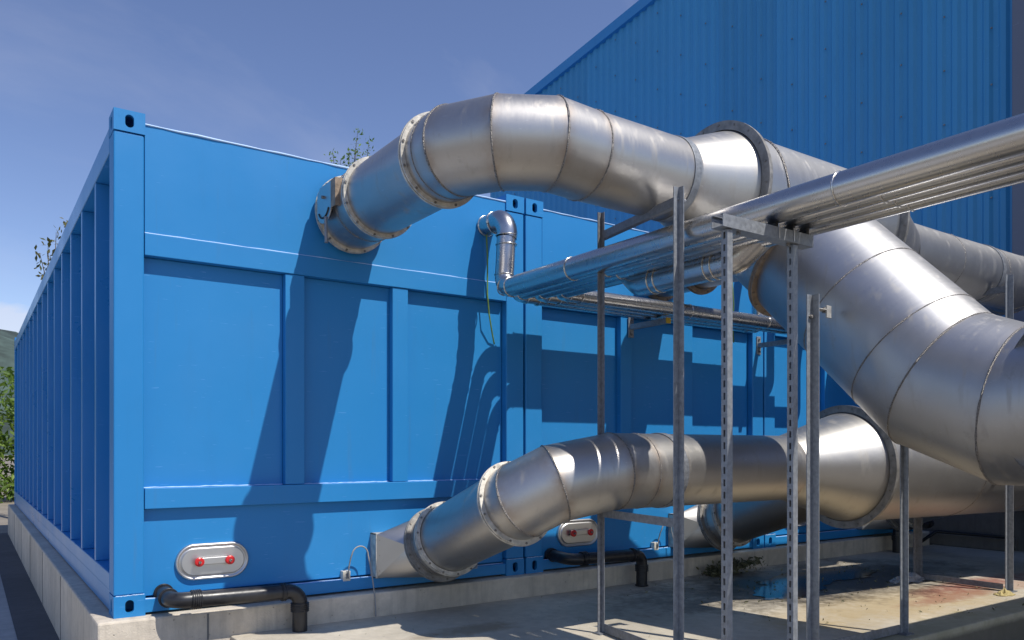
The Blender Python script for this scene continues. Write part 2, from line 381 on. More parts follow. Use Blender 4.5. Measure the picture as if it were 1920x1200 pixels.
def arc(p0, corner, p1, r, n=8):
    """fillet of radius r at corner between p0 and p1."""
    p0, c, p1 = Vector(p0), Vector(corner), Vector(p1)
    a = (p0-c).normalized(); b = (p1-c).normalized(); th = a.angle(b); t = r/math.tan(th/2)
    s = c+a*t; e = c+b*t; ctr = c + (a+b).normalized()*(r/math.sin(th/2)); out = []
    v0 = s-ctr; v1 = e-ctr; ang = v0.angle(v1); ax = v0.cross(v1).normalized()
    for i in range(n+1): out.append(ctr + Matrix.Rotation(ang*i/n, 3, ax) @ v0)
    return out
def flange_pair(parent, c, nrm, r_pipe, r_out, mat, cnt=12, t=0.012, bmat=None):
    mb = MB(); d = Vector(nrm).normalized(); c = Vector(c)
    annulus(mb, c-d*0.0075, nrm, r_pipe, r_out, t); annulus(mb, c+d*0.0075, nrm, r_pipe, r_out-0.003, t)
    f = mb.build('flange', mat, parent)
    bb = MB(); bolts(bb, c, nrm, (r_pipe+r_out)/2+0.004, cnt, 0.019); o = bb.build('bolts', bmat or M['bolt'], f); o['kind'] = 'stuff'
    return f

# ------------------------------------------------------------------ the ground and foundations
def struct(o): o['kind'] = 'structure'; return o
g = MB(); g.add([(-400,-300,-0.5),(700,-300,-0.5),(700,900,-0.5),(-400,900,-0.5)], [(0,1,2,3)]); struct(g.build('ground', M['yard']))
g = MB(); g.add([(-6,-1.7,-0.496),(0.3,-1.7,-0.496),(0.3,11.2,-0.496),(-6,11.2,-0.496)], [(0,1,2,3)]); struct(g.build('pavement', M['paving']))
g = MB(); g.add([(-0.35,-1.7,-0.492),(0.3,-1.7,-0.492),(0.3,11.2,-0.492),(-0.35,11.2,-0.492)], [(0,1,2,3)]); struct(g.build('road', M['asphalt']))
g = MB(); g.box((-0.09, -0.09, -0.8), (8.35, 11.05, 0.0)); fb = struct(g.build('foundation', M['base'], bevel=0.012))
g = MB()
for yy in (1.9, 3.6, 5.3, 7.0, 8.7): g.box((-0.093, yy, -0.5), (-0.06, yy+0.012, -0.01))
for xx in (0.47,): g.box((xx, -0.093, -0.5), (xx+0.01, -0.06, -0.012))
struct(g.build('formwork_joint', M['kerb'], fb))
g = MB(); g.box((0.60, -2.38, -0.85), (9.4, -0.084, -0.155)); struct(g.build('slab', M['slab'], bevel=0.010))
g = MB(); g.box((8.40, -0.9, -0.155), (8.6, 0.6, -0.02)); struct(g.build('kerb', M['kerb'], bevel=0.01))
# puddle on the slab
pud = [(4.05,-1.12),(4.35,-0.85),(4.7,-0.62),(5.1,-0.50),(5.6,-0.52),(6.0,-0.68),(6.1,-0.86),(5.6,-0.98),(5.2,-0.96),(4.9,-1.08),(4.5,-1.22),(4.2,-1.25)]
def blob(outline, z, wob=0.05, k=5):
    out = []; n = len(outline)
    for i in range(n):
        a = Vector((*outline[i], 0)); b_ = Vector((*outline[(i+1) % n], 0))
        for j in range(k):
            q = a.lerp(b_, j/k); out.append((q.x+random.uniform(-wob, wob), q.y+random.uniform(-wob, wob)*0.6, z))
    return out
ol = blob(pud, -0.150, 0.075, 7); g = MB(); g.add(ol, [tuple(range(len(ol)))]); tag(g.build('puddle', M['water']), 'dark shallow puddle spread on the concrete slab below the lower duct', 'puddle')

# hills far behind, left
g = MB(); N = 60; vs = []; fs = []
for j in range(9):
    for i in range(N+1):
        x = -420+i*14.0; t = j/8; y = 230+t*140
        hgt = (27+5*math.sin(i*0.32+1.0)+3*math.sin(i*0.9)+random.uniform(-0.9, 0.9))*math.sin(min(1, t*1.25)*PI/2)*1.9
        vs.append((x, y, -1+hgt))
for j in range(8):
    for i in range(N): a = j*(N+1)+i; fs.append((a, a+1, a+N+2, a+N+1))
g.add(vs, fs, True); struct(g.build('hill', M['hill']))

# ------------------------------------------------------------------ foliage
def leaves(mb, c, cnt, spread, size):
    c = Vector(c); tone = []
    for _ in range(cnt):
        p = c + Vector((random.gauss(0, spread[0]), random.gauss(0, spread[1]), random.gauss(0, spread[2])))
        d, u, v = frame((random.uniform(-1, 1), random.uniform(-1, 1), random.uniform(-0.2, 1)+0.01)); a = random.uniform(0, PI)
        e1 = math.cos(a)*u+math.sin(a)*v; e2 = d.cross(e1); s = size*random.uniform(0.6, 1.3); t = random.random()
        mb.add([p-e1*s, p+e2*s*0.42+d*s*0.1, p+e1*s, p-e2*s*0.42+d*s*0.1], [(0,1,2,3)], False, None, [t]*4)
def leafbuild(mb, name, mat, parent):
    o = mb.build(name, mat, parent)
    at = o.data.attributes.get('stain')
    if at:
        vals = [0.0]*len(mb.v); at.data.foreach_get('value', vals); t2 = o.data.attributes.new('tone', 'FLOAT', 'POINT'); t2.data.foreach_set('value', vals)
    return o
def limb(mb, a, b, r0, r1):
    a, b = Vector(a), Vector(b); mid = a.lerp(b, 0.5)+Vector((random.uniform(-1, 1), random.uniform(-1, 1), 0))*(b-a).length*0.06
    tube(mb, [a, mid, b], [r0, (r0+r1)/2, r1], 8, True)
def sprig_tree(x, y, ztop, label, seedoff, mat, tips, leaf=0.07, lc=14):
    t = thing('tree', label, 'tree', 'trees behind the containers'); w = MB(); lf = MB()
    limb(w, (x, y, -0.5), (x, y, ztop-2.2), 0.14, 0.06)
    for (dx, dz) in tips:
        st = Vector((x+dx*0.2, y, ztop-2.2)); en = Vector((x+dx, y+random.uniform(-0.3, 0.3), ztop+dz)); limb(w, st, en, 0.028, 0.004)
        for q in range(16):
            f = 0.28+0.72*q/15; p = st.lerp(en, f) + Vector((random.uniform(-1, 1)*0.20*(1.15-f), random.uniform(-0.2, 0.2), random.uniform(-0.05, 0.05)))
            leaves(lf, p, lc if f < 0.75 else lc//2, (0.055, 0.07, 0.05), leaf)
    w.build('trunk', M['bark'], t); leafbuild(lf, 'crown', mat, t)
sprig_tree(6.45, 12, 7.75, 'green leafy treetop peeping over the container roof behind the upper duct', 0, M['leaf'], [(-0.42,-0.2),(-0.25,-0.4),(-0.05,-0.1),(0.14,0.34),(0.24,0.05),(0.36,0.10),(0.30,-0.3),(-0.05,-0.5)], 0.045, 12)
sprig_tree(0.78, 13, 5.12, 'sparse olive treetop peeping over the left rail of the ribbed container', 1, M['leaf2'], [(-0.3,-0.45),(-0.12,-0.1),(0.02,0.12),(0.12,0.22),(0.2,0.0)], 0.065, 6)
sh = thing('shrub', 'tall green shrub behind the far left end of the ribbed container', 'shrub'); w = MB(); lf = MB()
for q in range(14):
    bx = random.uniform(-1.8, 1.6); by = 20+random.uniform(-1.0, 1.5); hh = random.uniform(2.3, 3.35)
    limb(w, (bx, by, -0.5), (bx+random.uniform(-0.4, 0.4), by, hh-0.4), 0.06, 0.015)
    for _ in range(26):
        cz = random.uniform(-0.45, hh); leaves(lf, (bx+random.gauss(0, 0.35), by+random.gauss(0, 0.45), cz), 40, (0.17, 0.17, 0.17), 0.10)
w.build('stem', M['bark'], sh); leafbuild(lf, 'foliage', M['leaf'], sh)

# ------------------------------------------------------------------ the blue hall
hall = thing('industrial_hall', 'large blue hall with vertically corrugated cladding and sloping roof edge behind the ducts', 'building')
HX = 8.6
def rake(y): return 8.02 - (y-8.40)*0.1025
pitch = 0.17
def clad(y0, y1):
    mb = MB(); prof = []
    y = y0
    while y < y1-0.01:
        prof += [(y, 0.0), (y+0.055, 0.0), (y+0.085, -0.028), (y+0.140, -0.028)]; y += pitch
    prof.append((y1, 0.0))
    vs = [(HX+p[1]+0.035, p[0], 0.35) for p in prof] + [(HX+p[1]+0.035, p[0], rake(p[0])-0.04) for p in prof]; n = len(prof)
    mb.add(vs, [(i+1, i, i+n, i+n+1) for i in range(n-1)]); return mb
ys = -0.86
while ys < 9.4:
    ye = min(ys+pitch*6, 9.5); clad(ys, ye).build('cladding_sheet', M['clad'], hall); ys += pitch*6
mb = MB()
prism(mb, [(-6.0, rake(-6.0)+0.02), (9.56, rake(9.56)+0.02), (9.56, rake(9.56)-0.16), (-6.0, rake(-6.0)-0.16)], 'x', HX-0.05, HX+0.3)
mb.build('roof_edge', M['trim'], hall)
mb = MB(); mb.box((HX+0.04, -0.9, 0.3), (HX+9, 9.5, 7.8)); prism(mb, [(-0.9, 7.8), (9.5, 7.8), (9.5, rake(9.5)-0.1), (-0.9, rake(-0.9)-0.1)], 'x', HX+0.04, HX+9); mb.build('wall', M['clad'], hall)
mb = MB(); mb.box((HX-0.0, -6.0, -0.5), (HX+9, 9.5, 0.35)); mb.build('plinth', M['kerb'], hall)
mb = MB(); mb.box((HX-0.22, -6.0, 0.352), (HX+0.4, -0.93, rake(-0.9)-0.2)); mb.build('corner_trim', M['greytrim'], hall, 0.01)
mb = MB(); mb.box((HX-0.05, -0.928, 0.352), (HX+0.2, -0.87, rake(-0.9)-0.2)); mb.build('flashing', M['clad'], hall)
mb = MB(); random.seed(3)
yy = -0.75
k = 0
while yy < 9.3:
    z = 1.2 + (k % 2)*0.35
    while z < rake(yy)-0.3:
        mb.box((HX-0.012, yy+0.105, z), (HX-0.001, yy+0.122, z+0.017)); z += 0.62
    yy += pitch*3; k += 1
o = mb.build('fastener', M['bolt'], hall); o['kind'] = 'stuff'
mb = MB(); mb.box((HX-0.04, -1.7, -0.15), (HX-0.001, -1.0, 1.1)); mb.build('door', simple('brown_door_paint', (0.07, 0.05, 0.045), 0.6), hall)

# ------------------------------------------------------------------ containers
W = 2.754; H = 2.8; Lc = 10.97
def plate_hole(mb, corner, eu, ev, w, h, hole, depth, en):
    """rect plate with a hole and a short tunnel behind it. hole: outline in plate coords."""
    corner, eu, ev, en = Vector(corner), Vector(eu), Vector(ev), Vector(en)
    n = len(hole); cx = sum(p[0] for p in hole)/n; cz = sum(p[1] for p in hole)/n
    outer = []
    for (px, pz) in hole:
        dx, dz = px-cx, pz-cz; t = min(((w-cx) if dx > 0 else cx)/max(abs(dx), 1e-6), ((h-cz) if dz > 0 else cz)/max(abs(dz), 1e-6)); outer.append((cx+dx*t, cz+dz*t))
    # snap nearest outer points to corners
    for c_ in ((0,0),(w,0),(w,h),(0,h)):
        i = min(range(n), key=lambda q: (outer[q][0]-c_[0])**2+(outer[q][1]-c_[1])**2); outer[i] = c_
    P = lambda p, d=0.0: corner+eu*p[0]+ev*p[1]+en*d
    vs = [P(p) for p in outer]+[P(p) for p in hole]+[P(p, depth) for p in hole]
    fs = [(i, (i+1) % n, (i+1) % n+n, i+n) for i in range(n)]+[(i+n, (i+1) % n+n, (i+1) % n+2*n, i+2*n) for i in range(n)]
    mb.add(vs, fs)
def casting(x0, z0, sx, back=False):
    """corner casting; x0 = outer x, sx = direction into the container"""
    mb = MB(); x1 = x0+sx*0.160; y0, y1 = (-0.006, 0.170) if not back else (Lc-0.17, Lc); z1 = z0+0.118
    xa, xb = min(x0, x1), max(x0, x1)
    # bottom, top, back, inner
    mb.add([(xa,y0,z0),(xb,y0,z0),(xb,y1,z0),(xa,y1,z0),(xa,y0,z1),(xb,y0,z1),(xb,y1,z1),(xa,y1,z1)], [(0,3,2,1),(4,5,6,7),(2,3,7,6)] + ([(1,2,6,5)] if sx > 0 else [(3,0,4,7)]) + ([(0,1,5,4)] if back else []))
    if not back:
        plate_hole(mb, (xa, y0, z0), (1,0,0), (0,0,1), 0.160, 0.118, stadium(0.080, 0.059, 0.046, 0.072, 8), 0.03, (0,1,0))
    plate_hole(mb, (x0, y0, z0), (0,1,0), (0,0,1), y1-y0, 0.118, stadium((y1-y0)/2, 0.059, 0.046, 0.072, 8), 0.02, (sx,0,0))
    return mb
def container(ox, label, dark=False):
    t = thing('shipping_container', label, 'container', 'blue containers standing side by side')
    t.location = (ox, 0, 0); BM = M['blue']
    def part(mb, name, mat=BM, parent=t, bevel=0.003):
        return mb.build(name, mat, parent, bevel)
    for x0, sx in ((0, 1), (W, -1)):
        for z0 in (0.0, H-0.118):
            for bk in (False, True):
                o = part(casting(x0, z0, sx, bk), 'corner_casting', BM, t, 0.0)
        xa, xb = (0, 0.155) if sx > 0 else (W-0.155, W)
        mb = MB(); mb.box((xa, 0.0, 0.121), (xb, 0.155, H-0.121)); part(mb, 'corner_post', bevel=0.008)
        mb = MB(); mb.box((xa, Lc-0.155, 0.121), (xb, Lc, H-0.121)); part(mb, 'corner_post', bevel=0.008)
    a, b_ = 0.158, W-0.158
    mb = MB(); mb.box((a, 0.006, 2.141), (b_, 0.06, 2.742)); part(mb, 'upper_panel')
    mb = MB(); mb.box((a, -0.002, 2.014), (b_, 0.08, 2.139)); part(mb, 'upper_beam')
    mb = MB(); mb.box((a, -0.002, 0.593), (b_, 0.08, 0.709)); part(mb, 'lower_beam')
    mb = MB(); mb.box((a, 0.045, 0.10), (b_, 0.09, 0.591)); part(mb, 'lower_panel')
    mb = MB(); mb.box((a, 0.002, 0.014), (b_, 0.09, 0.088)); part(mb, 'bottom_sill')
    for (xa, xb) in ((a, 0.957), (1.079, 1.684), (1.799, b_)):
        mb = MB(); mb.box((xa+0.001, 0.058, 0.711), (xb-0.001, 0.09, 2.012)); part(mb, 'infill_panel')
    for (xa, xb) in ((0.957, 1.079), (1.684, 1.799)):
        mb = MB(); mb.box((xa, 0.006, 0.711), (xb, 0.085, 2.012)); part(mb, 'stiffener')
    # weld beads in pale paint; the sun's glint is put into the colour
    def wb(p, q, r=0.005):
        mb = MB(); n = 26; pts = [Vector(p).lerp(Vector(q), i/n)+Vector((0, random.uniform(-0.0012, 0.0012), random.uniform(-0.0015, 0.0015))) for i in range(n+1)]
        tube(mb, pts, [r*random.uniform(0.6, 1.25) for _ in pts], 6, True); part(mb, 'weld_bead', M['bead'], bevel=0)
    wb((a, 0.004, 2.744), (b_, 0.004, 2.744), 0.006); wb((a, 0.004, 2.140), (b_, 0.004, 2.140), 0.0035)
    wb((a, 0.056, 0.711), (0.955, 0.056, 0.711), 0.004); wb((1.081, 0.056, 0.711), (1.682, 0.056, 0.711), 0.004); wb((1.801, 0.056, 0.711), (b_, 0.056, 0.711), 0.004)
    wb((0.01, -0.004, 0.119), (0.155, -0.004, 0.119), 0.003); wb((W-0.155, -0.004, 0.119), (W-0.01, -0.004, 0.119), 0.0025); wb((a, 0.010, 0.089), (b_, 0.040, 0.089), 0.0045)
    # sides
    for x0, sx in ((0, 1), (W, -1)):
        q = lambda d: x0+sx*d
        mb = MB(); mb.box((q(0.0), 0.158, 2.60), (q(0.10), Lc-0.158, 2.742)); part(mb, 'top_rail', M['blue2'], bevel=0.004)
        mb = MB(); mb.box((q(0.0), 0.158, 0.135), (q(0.15), Lc-0.158, 0.228)); part(mb, 'bottom_rail', M['blue2'], bevel=0.004)
        mb = MB(); mb.box((q(0.006), 0.158, 0.012), (q(0.15), Lc-0.158, 0.131)); part(mb, 'bottom_rail', M['blue2'], bevel=0.004)
        mb = MB(); mb.box((q(0.150), 0.158, 0.10), (q(0.165), Lc-0.158, 2.742)); part(mb, 'side_panel', bevel=0)
        k = 0.762
        while k < Lc-0.3:
            if x0 == 0 and ox == 0 or k < 1.6:
                mb = MB(); mb.box((q(0.004), k, 0.229), (q(0.149), k+0.050, 2.599)); part(mb, 'side_rib', M['blue2'], bevel=0.003)
            k += 0.712
    mb = MB(); mb.box((0.10, 0.06, 2.70), (W-0.10, Lc-0.05, 2.738)); part(mb, 'roof', bevel=0)
    mb = MB(); mb.box((0.158, Lc-0.06, 0.02), (W-0.158, Lc-0.01, 2.74)); part(mb, 'end_wall', bevel=0)
    mb = MB(); mb.box((0.16, 0.10, 0.05), (W-0.16, Lc-0.1, 0.13)); part(mb, 'floor_panel', bevel=0)
    # inspection hatch
    def out3(w, h, y, r=None, cx=0.532, cz=0.272): return [(p[0], y, p[1]) for p in stadium(cx, cz, w, h, 20)]
    levels = [out3(0.415, 0.212, 0.046), out3(0.415, 0.212, 0.030), out3(0.405, 0.202, 0.022), out3(0.390, 0.187, 0.022), out3(0.380, 0.177, 0.032), out3(0.366, 0.163, 0.032), out3(0.350, 0.147, 0.018)]
    mb = MB(); n = 40; vs = sum(levels, []); fs = []
    for l in range(len(levels)-1):
        for j in range(n): k2 = (j+1) % n; fs.append((l*n+j, l*n+k2, (l+1)*n+k2, (l+1)*n+j))
    mb.add(vs, fs, True); mb.add(levels[-1], [tuple(range(n))[::-1]])
    hp = mb.build('inspection_hatch', M['hatch'], t)
    mb = MB(); mb.box((0.440, -0.012, 0.258), (0.620, -0.002, 0.298)); mb.build('crossbar', M['hatch'], hp, 0.003)
    for kx in (0.446, 0.618):
        mb = MB(); tube(mb, [(kx, -0.003, 0.276), (kx, -0.012, 0.276), (kx, -0.022, 0.276), (kx, -0.026, 0.276)], [0.022, 0.0265, 0.0265, 0.020], 24, False, caps=True); mb.build('knob', M['red'], hp)
        mb = MB(); tube(mb, [(kx, -0.027, 0.276), (kx, -0.036, 0.276)], 0.008, 12, caps=True); mb.build('screw', M['weld'], hp)
        mb = MB(); tube(mb, [(kx, 0.008, 0.276), (kx, -0.003, 0.276)], 0.008, 10); mb.build('stud', M['weld'], hp)
    return t
c1 = container(0.0, 'nearest blue container with its ribbed long side seen at the left')
c2 = container(2.772, 'middle blue container, directly right of the nearest one, behind the strut frames')
c3 = container(5.544, 'farthest blue container, beside the hall and mostly hidden by ducts')

# ------------------------------------------------------------------ upper ducts
rp = 0.222
def upper_duct(ox, label, mirror=False):
    t = thing('exhaust_duct', label, 'duct', 'upper steel ducts leaving the containers'); X = ox+1.373; Z = 2.43; s = -1 if mirror else 1
    RY = -1.70; Rb = 0.46
    jts = []
    for a in (15, 45, 75):
        r = Rb/math.cos(R(15)); jts.append((X+s*(Rb-r*math.cos(R(a))), RY+Rb-r*math.sin(R(a)), Z))
    return t, X, Z, s, RY, jts
def put_flanges(t, X, Z, ys, mats):
    for y, mt in zip(ys, mats): flange_pair(t, (X, y, Z), (0, -1, 0), rp, 0.247, mt)
def seg(t, pts, rads, mat=None, joints=(), stain=0.6, name='pipe_section'):
    o = None; mat = mat or M['steel']
    for i in range(len(pts)-1):
        pass
    return o
def sections(t, pts, rads, mat, stain=0.7, beads=True, n=72, skip=()):
    """each mitred piece is a part, each weld a part"""
    P = [Vector(p) for p in pts]
    if not isinstance(rads, (list, tuple)): rads = [rads]*len(P)
    big = MB(); tube(big, P, rads, n, False, stain, 0.07)
    per = n*4
    for i in range(len(P)-1):
        if i in skip: continue
        mb = MB(); mb.add(big.v[i*per:(i+1)*per], [tuple(q for q in f) for f in big.f[:3*n]], True, big.uv[i*per:(i+1)*per], big.st[i*per:(i+1)*per])
        mb.build('pipe_section', mat, t)
    if beads:
        for i in range(1, len(P)-1):
            d0 = (P[i]-P[i-1]).normalized(); d1 = (P[i+1]-P[i]).normalized(); mb = MB()
            if d0.dot(d1) > 0.9999: bead(mb, P[i], d0, rads[i], 0.0035, n)
            else: bead(mb, P[i], d0+d1, rads[i], 0.0050, n, squash=d0)
            mb.build('weld_seam', M['weld'], t)
# duct of the near container
t, X, Z, s, RY, jt = upper_duct(0.0, 'large stainless upper duct arching from the nearest container to the right')
sections(t, [(X,0.0,Z),(X,-0.30,Z),(X,-0.47,Z)], rp, M['steel'], 0.8)
sections(t, [(X,-0.47,Z),(X,-1.21,Z)], 0.217, M['steel'], 0.5)
sections(t, [(X,-1.21,Z),(X,-1.29,Z)]+jt+[(1.92,RY,Z-0.01),(2.52,RY,Z-0.015)], rp, M['steel'], 0.8)
flange_pair(t, (X,-0.055,Z), (0,-1,0), rp, 0.247, M['flange']); flange_pair(t, (X,-0.47,Z), (0,-1,0), rp-0.006, 0.243, M['flange']); flange_pair(t, (X,-1.21,Z), (0,-1,0), rp-0.006, 0.247, M['flange'])
mb = MB(); annulus(mb, (2.52,RY,Z-0.015), (1,0,0), rp, rp+0.006, 0.05); mb.build('clamp_band', M['galv'], t, 0.002)
sections(t, [(2.52,RY,Z-0.015),(2.56,RY,Z-0.015),(2.90,RY,Z-0.02)], [rp,rp,0.345], M['steelcone'], 0.6, beads=False)
# damper plate and lever between the first two flanges
dm = MB(); px = X-0.240
ol2 = [(-0.075,2.50),(-0.12,2.535),(-0.30,2.535),(-0.30,2.40)]+[(-0.187+0.113*math.cos(R(a)), 2.40+0.095*math.sin(R(a))) for a in range(190, 352, 16)]+[(-0.075,2.40)]
prism(dm, ol2, 'x', px-0.003, px+0.003); dp = dm.build('damper_plate', M['hatch'], t)
sm = MB(); tube(sm, [(px-0.005, -0.187+0.085*math.cos(R(a)), 2.405+0.068*math.sin(R(a))) for a in range(200, 345, 15)], 0.006, 6, True); sm.build('slot', M['ink'], dp)
sm = MB(); sm.box((px-0.006,-0.372,2.37),(px-0.001,-0.302,2.535)); sm.box((px-0.001,-0.372,2.37),(px+0.12,-0.366,2.535)); sm.box((px-0.001,-0.366,2.531),(px+0.12,-0.302,2.535)); sm.build('bracket', M['flangebrown'], dp)
sm = MB(); bolts(sm, (px-0.008,-0.19,2.46), (1,0,0), 0, 1, 0.012, 0.010); sm.build('spindle', M['weld'], dp)
sm = MB(); tube(sm, [(px-0.012,-0.235,2.33),(px-0.012,-0.245,2.25),(px-0.014,-0.255,2.17)], [0.010,0.010,0.012], 8, True, caps=True); sm.build('lever', M['galv'], dp)
# marker scribble on the first flange
mk = MB(); random.seed(21)
for q in range(15):
    a = R(118+q*3.5); c_ = Vector((X+0.235*math.cos(a), -0.071, Z+0.235*math.sin(a)))
    if q % 4 == 3: continue
    for _ in range(2):
        dx, dz = random.uniform(-0.009, 0.009), random.uniform(-0.011, 0.011); tube(mk, [c_+Vector((-dx, 0, -dz)), c_+Vector((dx, 0, dz))], 0.0016, 5)
mk.build('marker_writing', M['ink'], t)
# duct of the middle container: straight back inlet of the collector
t, X, Z, s, RY, jt = upper_duct(2.777, 'short upper duct from the middle container straight into the collector')
sections(t, [(X,0.0,Z),(X,-0.46,Z),(X,-1.6,Z)], rp, M['steel'], 0.7); flange_pair(t, (X,-0.02,Z), (0,-1,0), rp, 0.255, M['flangebrown']); flange_pair(t, (X,-0.46,Z-0.01), (0,-1,0), rp-0.004, 0.258, M['flangebrown'])
# duct of the far container, mirrored
t, X, Z, s, RY, jt = upper_duct(5.544, 'stainless duct right of the collector bending back to the far container', True); t2 = t
Z = 2.33
sections(t, [(X,0.0,Z),(X,-0.46,Z),(X,-1.30,Z)]+[(j[0],j[1],Z) for j in jt]+[(6.05,RY,Z),(5.35,RY,Z),(4.72,RY,Z)], [rp]*8+[rp+0.004], M['steelbig'], 0.4)
flange_pair(t, (X,-0.02,Z), (0,-1,0), rp, 0.255, M['flangebrown']); flange_pair(t, (X,-1.2,Z), (0,-1,0), rp, 0.247, M['flange'])
mb = MB(); annulus(mb, (5.95,RY,Z), (1,0,0), rp, rp+0.006, 0.05); mb.build('clamp_band', M['galvd'], t, 0.002)
sections(t, [(4.30,RY,2.40),(4.72,RY,Z)], [0.345,0.226], M['steelbig'], 0.4, beads=False)
# collector with its big sloping outlet
t = thing('duct_collector', 'fat collector of the upper ducts with a big outlet pipe sloping down right', 'duct')
sections(t, [(2.90,-1.70,2.41),(4.30,-1.70,2.41)], 0.345, M['steelbig'], 0.35, beads=False)
sections(t, [(3.6,-1.60,2.33),(3.6,-1.84,2.09)], 0.38, M['steelbig'], 0.3)
mb = MB(); bead(mb, (3.30,-1.70,2.41), (1,-0.55,0.25), 0.348, 0.006, squash=(1,0,0)); mb.build('weld_seam', M['weld'], t)
Rb_ = 0.39
oax = [(3.6,-1.84,2.09),(3.6,-2.19,1.74),(3.6,-2.47,1.46),(3.6,-2.67,1.26),(3.6,-2.95,1.139),(3.6,-4.6,1.139),(3.6,-7.5,1.139)]
oax = [(3.6,-1.84,2.10),(3.6,-2.19,1.75),(3.6,-2.49,1.45),(3.6,-2.655,1.285),(3.6,-3.01,1.139),(3.6,-3.5,1.139)]
sections(t, oax, Rb_, M['steelbig'], 0.45, n=96)
sections(t, [(1.9,-3.55-0.0,1.139),(9.2,-3.55,1.139)][:0] or [(3.3,-3.55,1.139),(9.5,-3.55,1.139)], 0.50, M['steelbig'], 0.3, n=64)  # assumed cross duct out of view, added to shade the slab front
flange_pair(t, (3.6,-1.84,2.09), (0,-1,-1), Rb_-0.01, 0.425, M['flangebrown'], 20, 0.014)
flange_pair(t, (2.90,-1.70,2.41), (1,0,0), 0.345, 0.395, M['flangedark'], 20, 0.016); flange_pair(t, (4.28,-1.70,2.41), (1,0,0), 0.345, 0.39, M['flangedark'], 18, 0.016)

# ------------------------------------------------------------------ lower ducts
def lower_leg(ox, label, jt_end):
    t = thing('intake_duct', label, 'duct', 'lower steel ducts leaving the containers')
    X = ox+1.93; zc = 0.23; n = 64
    # square to round transition
    w, h = 0.385, 0.141; C0 = Vector((X, -0.19, 0.298)); dn = Vector((0, -1, 0.36)).normalized(); d, u, v = frame(dn)
    circ = [C0 + rp*(math.cos(2*PI*j/n)*u + math.sin(2*PI*j/n)*v) for j in range(n)]
    # corners in the same turning sense as the circle
    cn = [Vector((X, -0.045, zc)) + u*(sa*w) + Vector((0, 0, 1))*(sb*h)*(1 if v.z > 0 else -1) for sa, sb in ((1,1),(-1,1),(-1,-1),(1,-1))]
    mb = MB(); q4 = n//4
    for k in range(4):
        arcv = [circ[(k*q4+j) % n] for j in range(q4+1)]
        mb.add([cn[k]]+arcv, [(0, j+1, j+2) for j in range(q4)], True)
        mb.add([cn[k], cn[(k+1) % 4], circ[((k+1)*q4) % n]], [(0, 2, 1)])
    tr = mb.build('transition', M['steelbox'], t)
    mb = MB()
    x0, x1, z0, z1 = X-0.39, X+0.39, zc-0.146, zc+0.146
    mb.box((x0,-0.045,z0),(x0+0.05,-0.035,z1)); mb.box((x1-0.05,-0.045,z0),(x1,-0.035,z1)); mb.box((x0+0.05,-0.045,z0),(x1-0.05,-0.035,z0+0.03)); mb.box((x0+0.05,-0.045,z1-0.03),(x1-0.05,-0.035,z1))
    mb.box((x0,-0.035,z0),(x0+0.01,0.045,z1)); mb.box((x0,-0.035,z1-0.01),(x1,0.045,z1)); mb.box((x0,-0.035,z0),(x1,0.045,z0+0.01))
    mb.build('wall_flange', M['flange'], t, 0.002)
    mb = MB()
    for q in range(3): bolts(mb, (x0+0.025, -0.045, z0+0.05+q*0.10), (0,-1,0), 0.0, 1, 0.014, 0.008)
    o = mb.build('bolts', M['bolt'], t); o['kind'] = 'stuff'
    p = lambda f: C0 + dn*f
    sections(t, [p(0), p(0.05), p(0.15)], rp, M['steel'], 0.9)
    flange_pair(t, p(0.0), dn, rp, 0.254, M['flangedark'], 14); flange_pair(t, p(0.15), dn, rp, 0.250, M['flange'], 14)
    sections(t, [p(0.15), p(0.95)], rp-0.003, M['steel'], 0.4)
    return t, X, p, dn
t, X, p, dn = lower_leg(0.0, 'lower stainless duct rising from the nearest container and bending right', None)
sections(t, [p(0.95), p(1.02), (2.07,-1.265,0.735), (2.42,-1.35,0.80), (2.60,-1.35,0.80), (2.80,-1.35,0.80), (4.02,-1.33,0.80)], rp, M['steel'], 0.9)
flange_pair(t, p(0.95), dn, rp, 0.252, M['flange'], 14)
mb = MB(); annulus(mb, (2.80,-1.35,0.80), (1,0,0), rp, rp+0.006, 0.05); mb.build('clamp_band', M['galvd'], t, 0.002)
t, X, p, dn = lower_leg(2.772, 'lower duct of the middle container, partly hidden behind the long lower run', None)
sections(t, [p(0.95), p(1.02), (X+0.05,-1.3,0.72)], rp, M['steel'], 0.6)
t, X, p, dn = lower_leg(5.544, 'dark lower duct of the far container, low behind the lower collector', None)
sections(t, [p(0.95), p(1.02), (X-0.3,-1.3,0.75)], rp, M['steel'], 0.6)
t = thing('lower_duct_collector', 'lower stainless collector with a brushed cone and a large bolted ring', 'duct')
ld = Vector((1, -0.10, 0)).normalized(); l0 = Vector((4.02,-1.33,0.80)); lp = lambda f: l0+ld*f
sections(t, [lp(0), lp(0.62)], [rp, 0.40], M['steelcone'], 0.5, n=96)
flange_pair(t, lp(0.62), ld, 0.40, 0.452, M['flangedark'], 22, 0.016)
sections(t, [lp(0.62), lp(1.75), lp(2.55), lp(2.85), lp(3.05)+Vector((0,-0.28,0)), lp(3.12)+Vector((0,-0.7,0)), lp(3.12)+Vector((0,-5.0,0))], 0.405, M['steelcone'], 0.6, n=96)

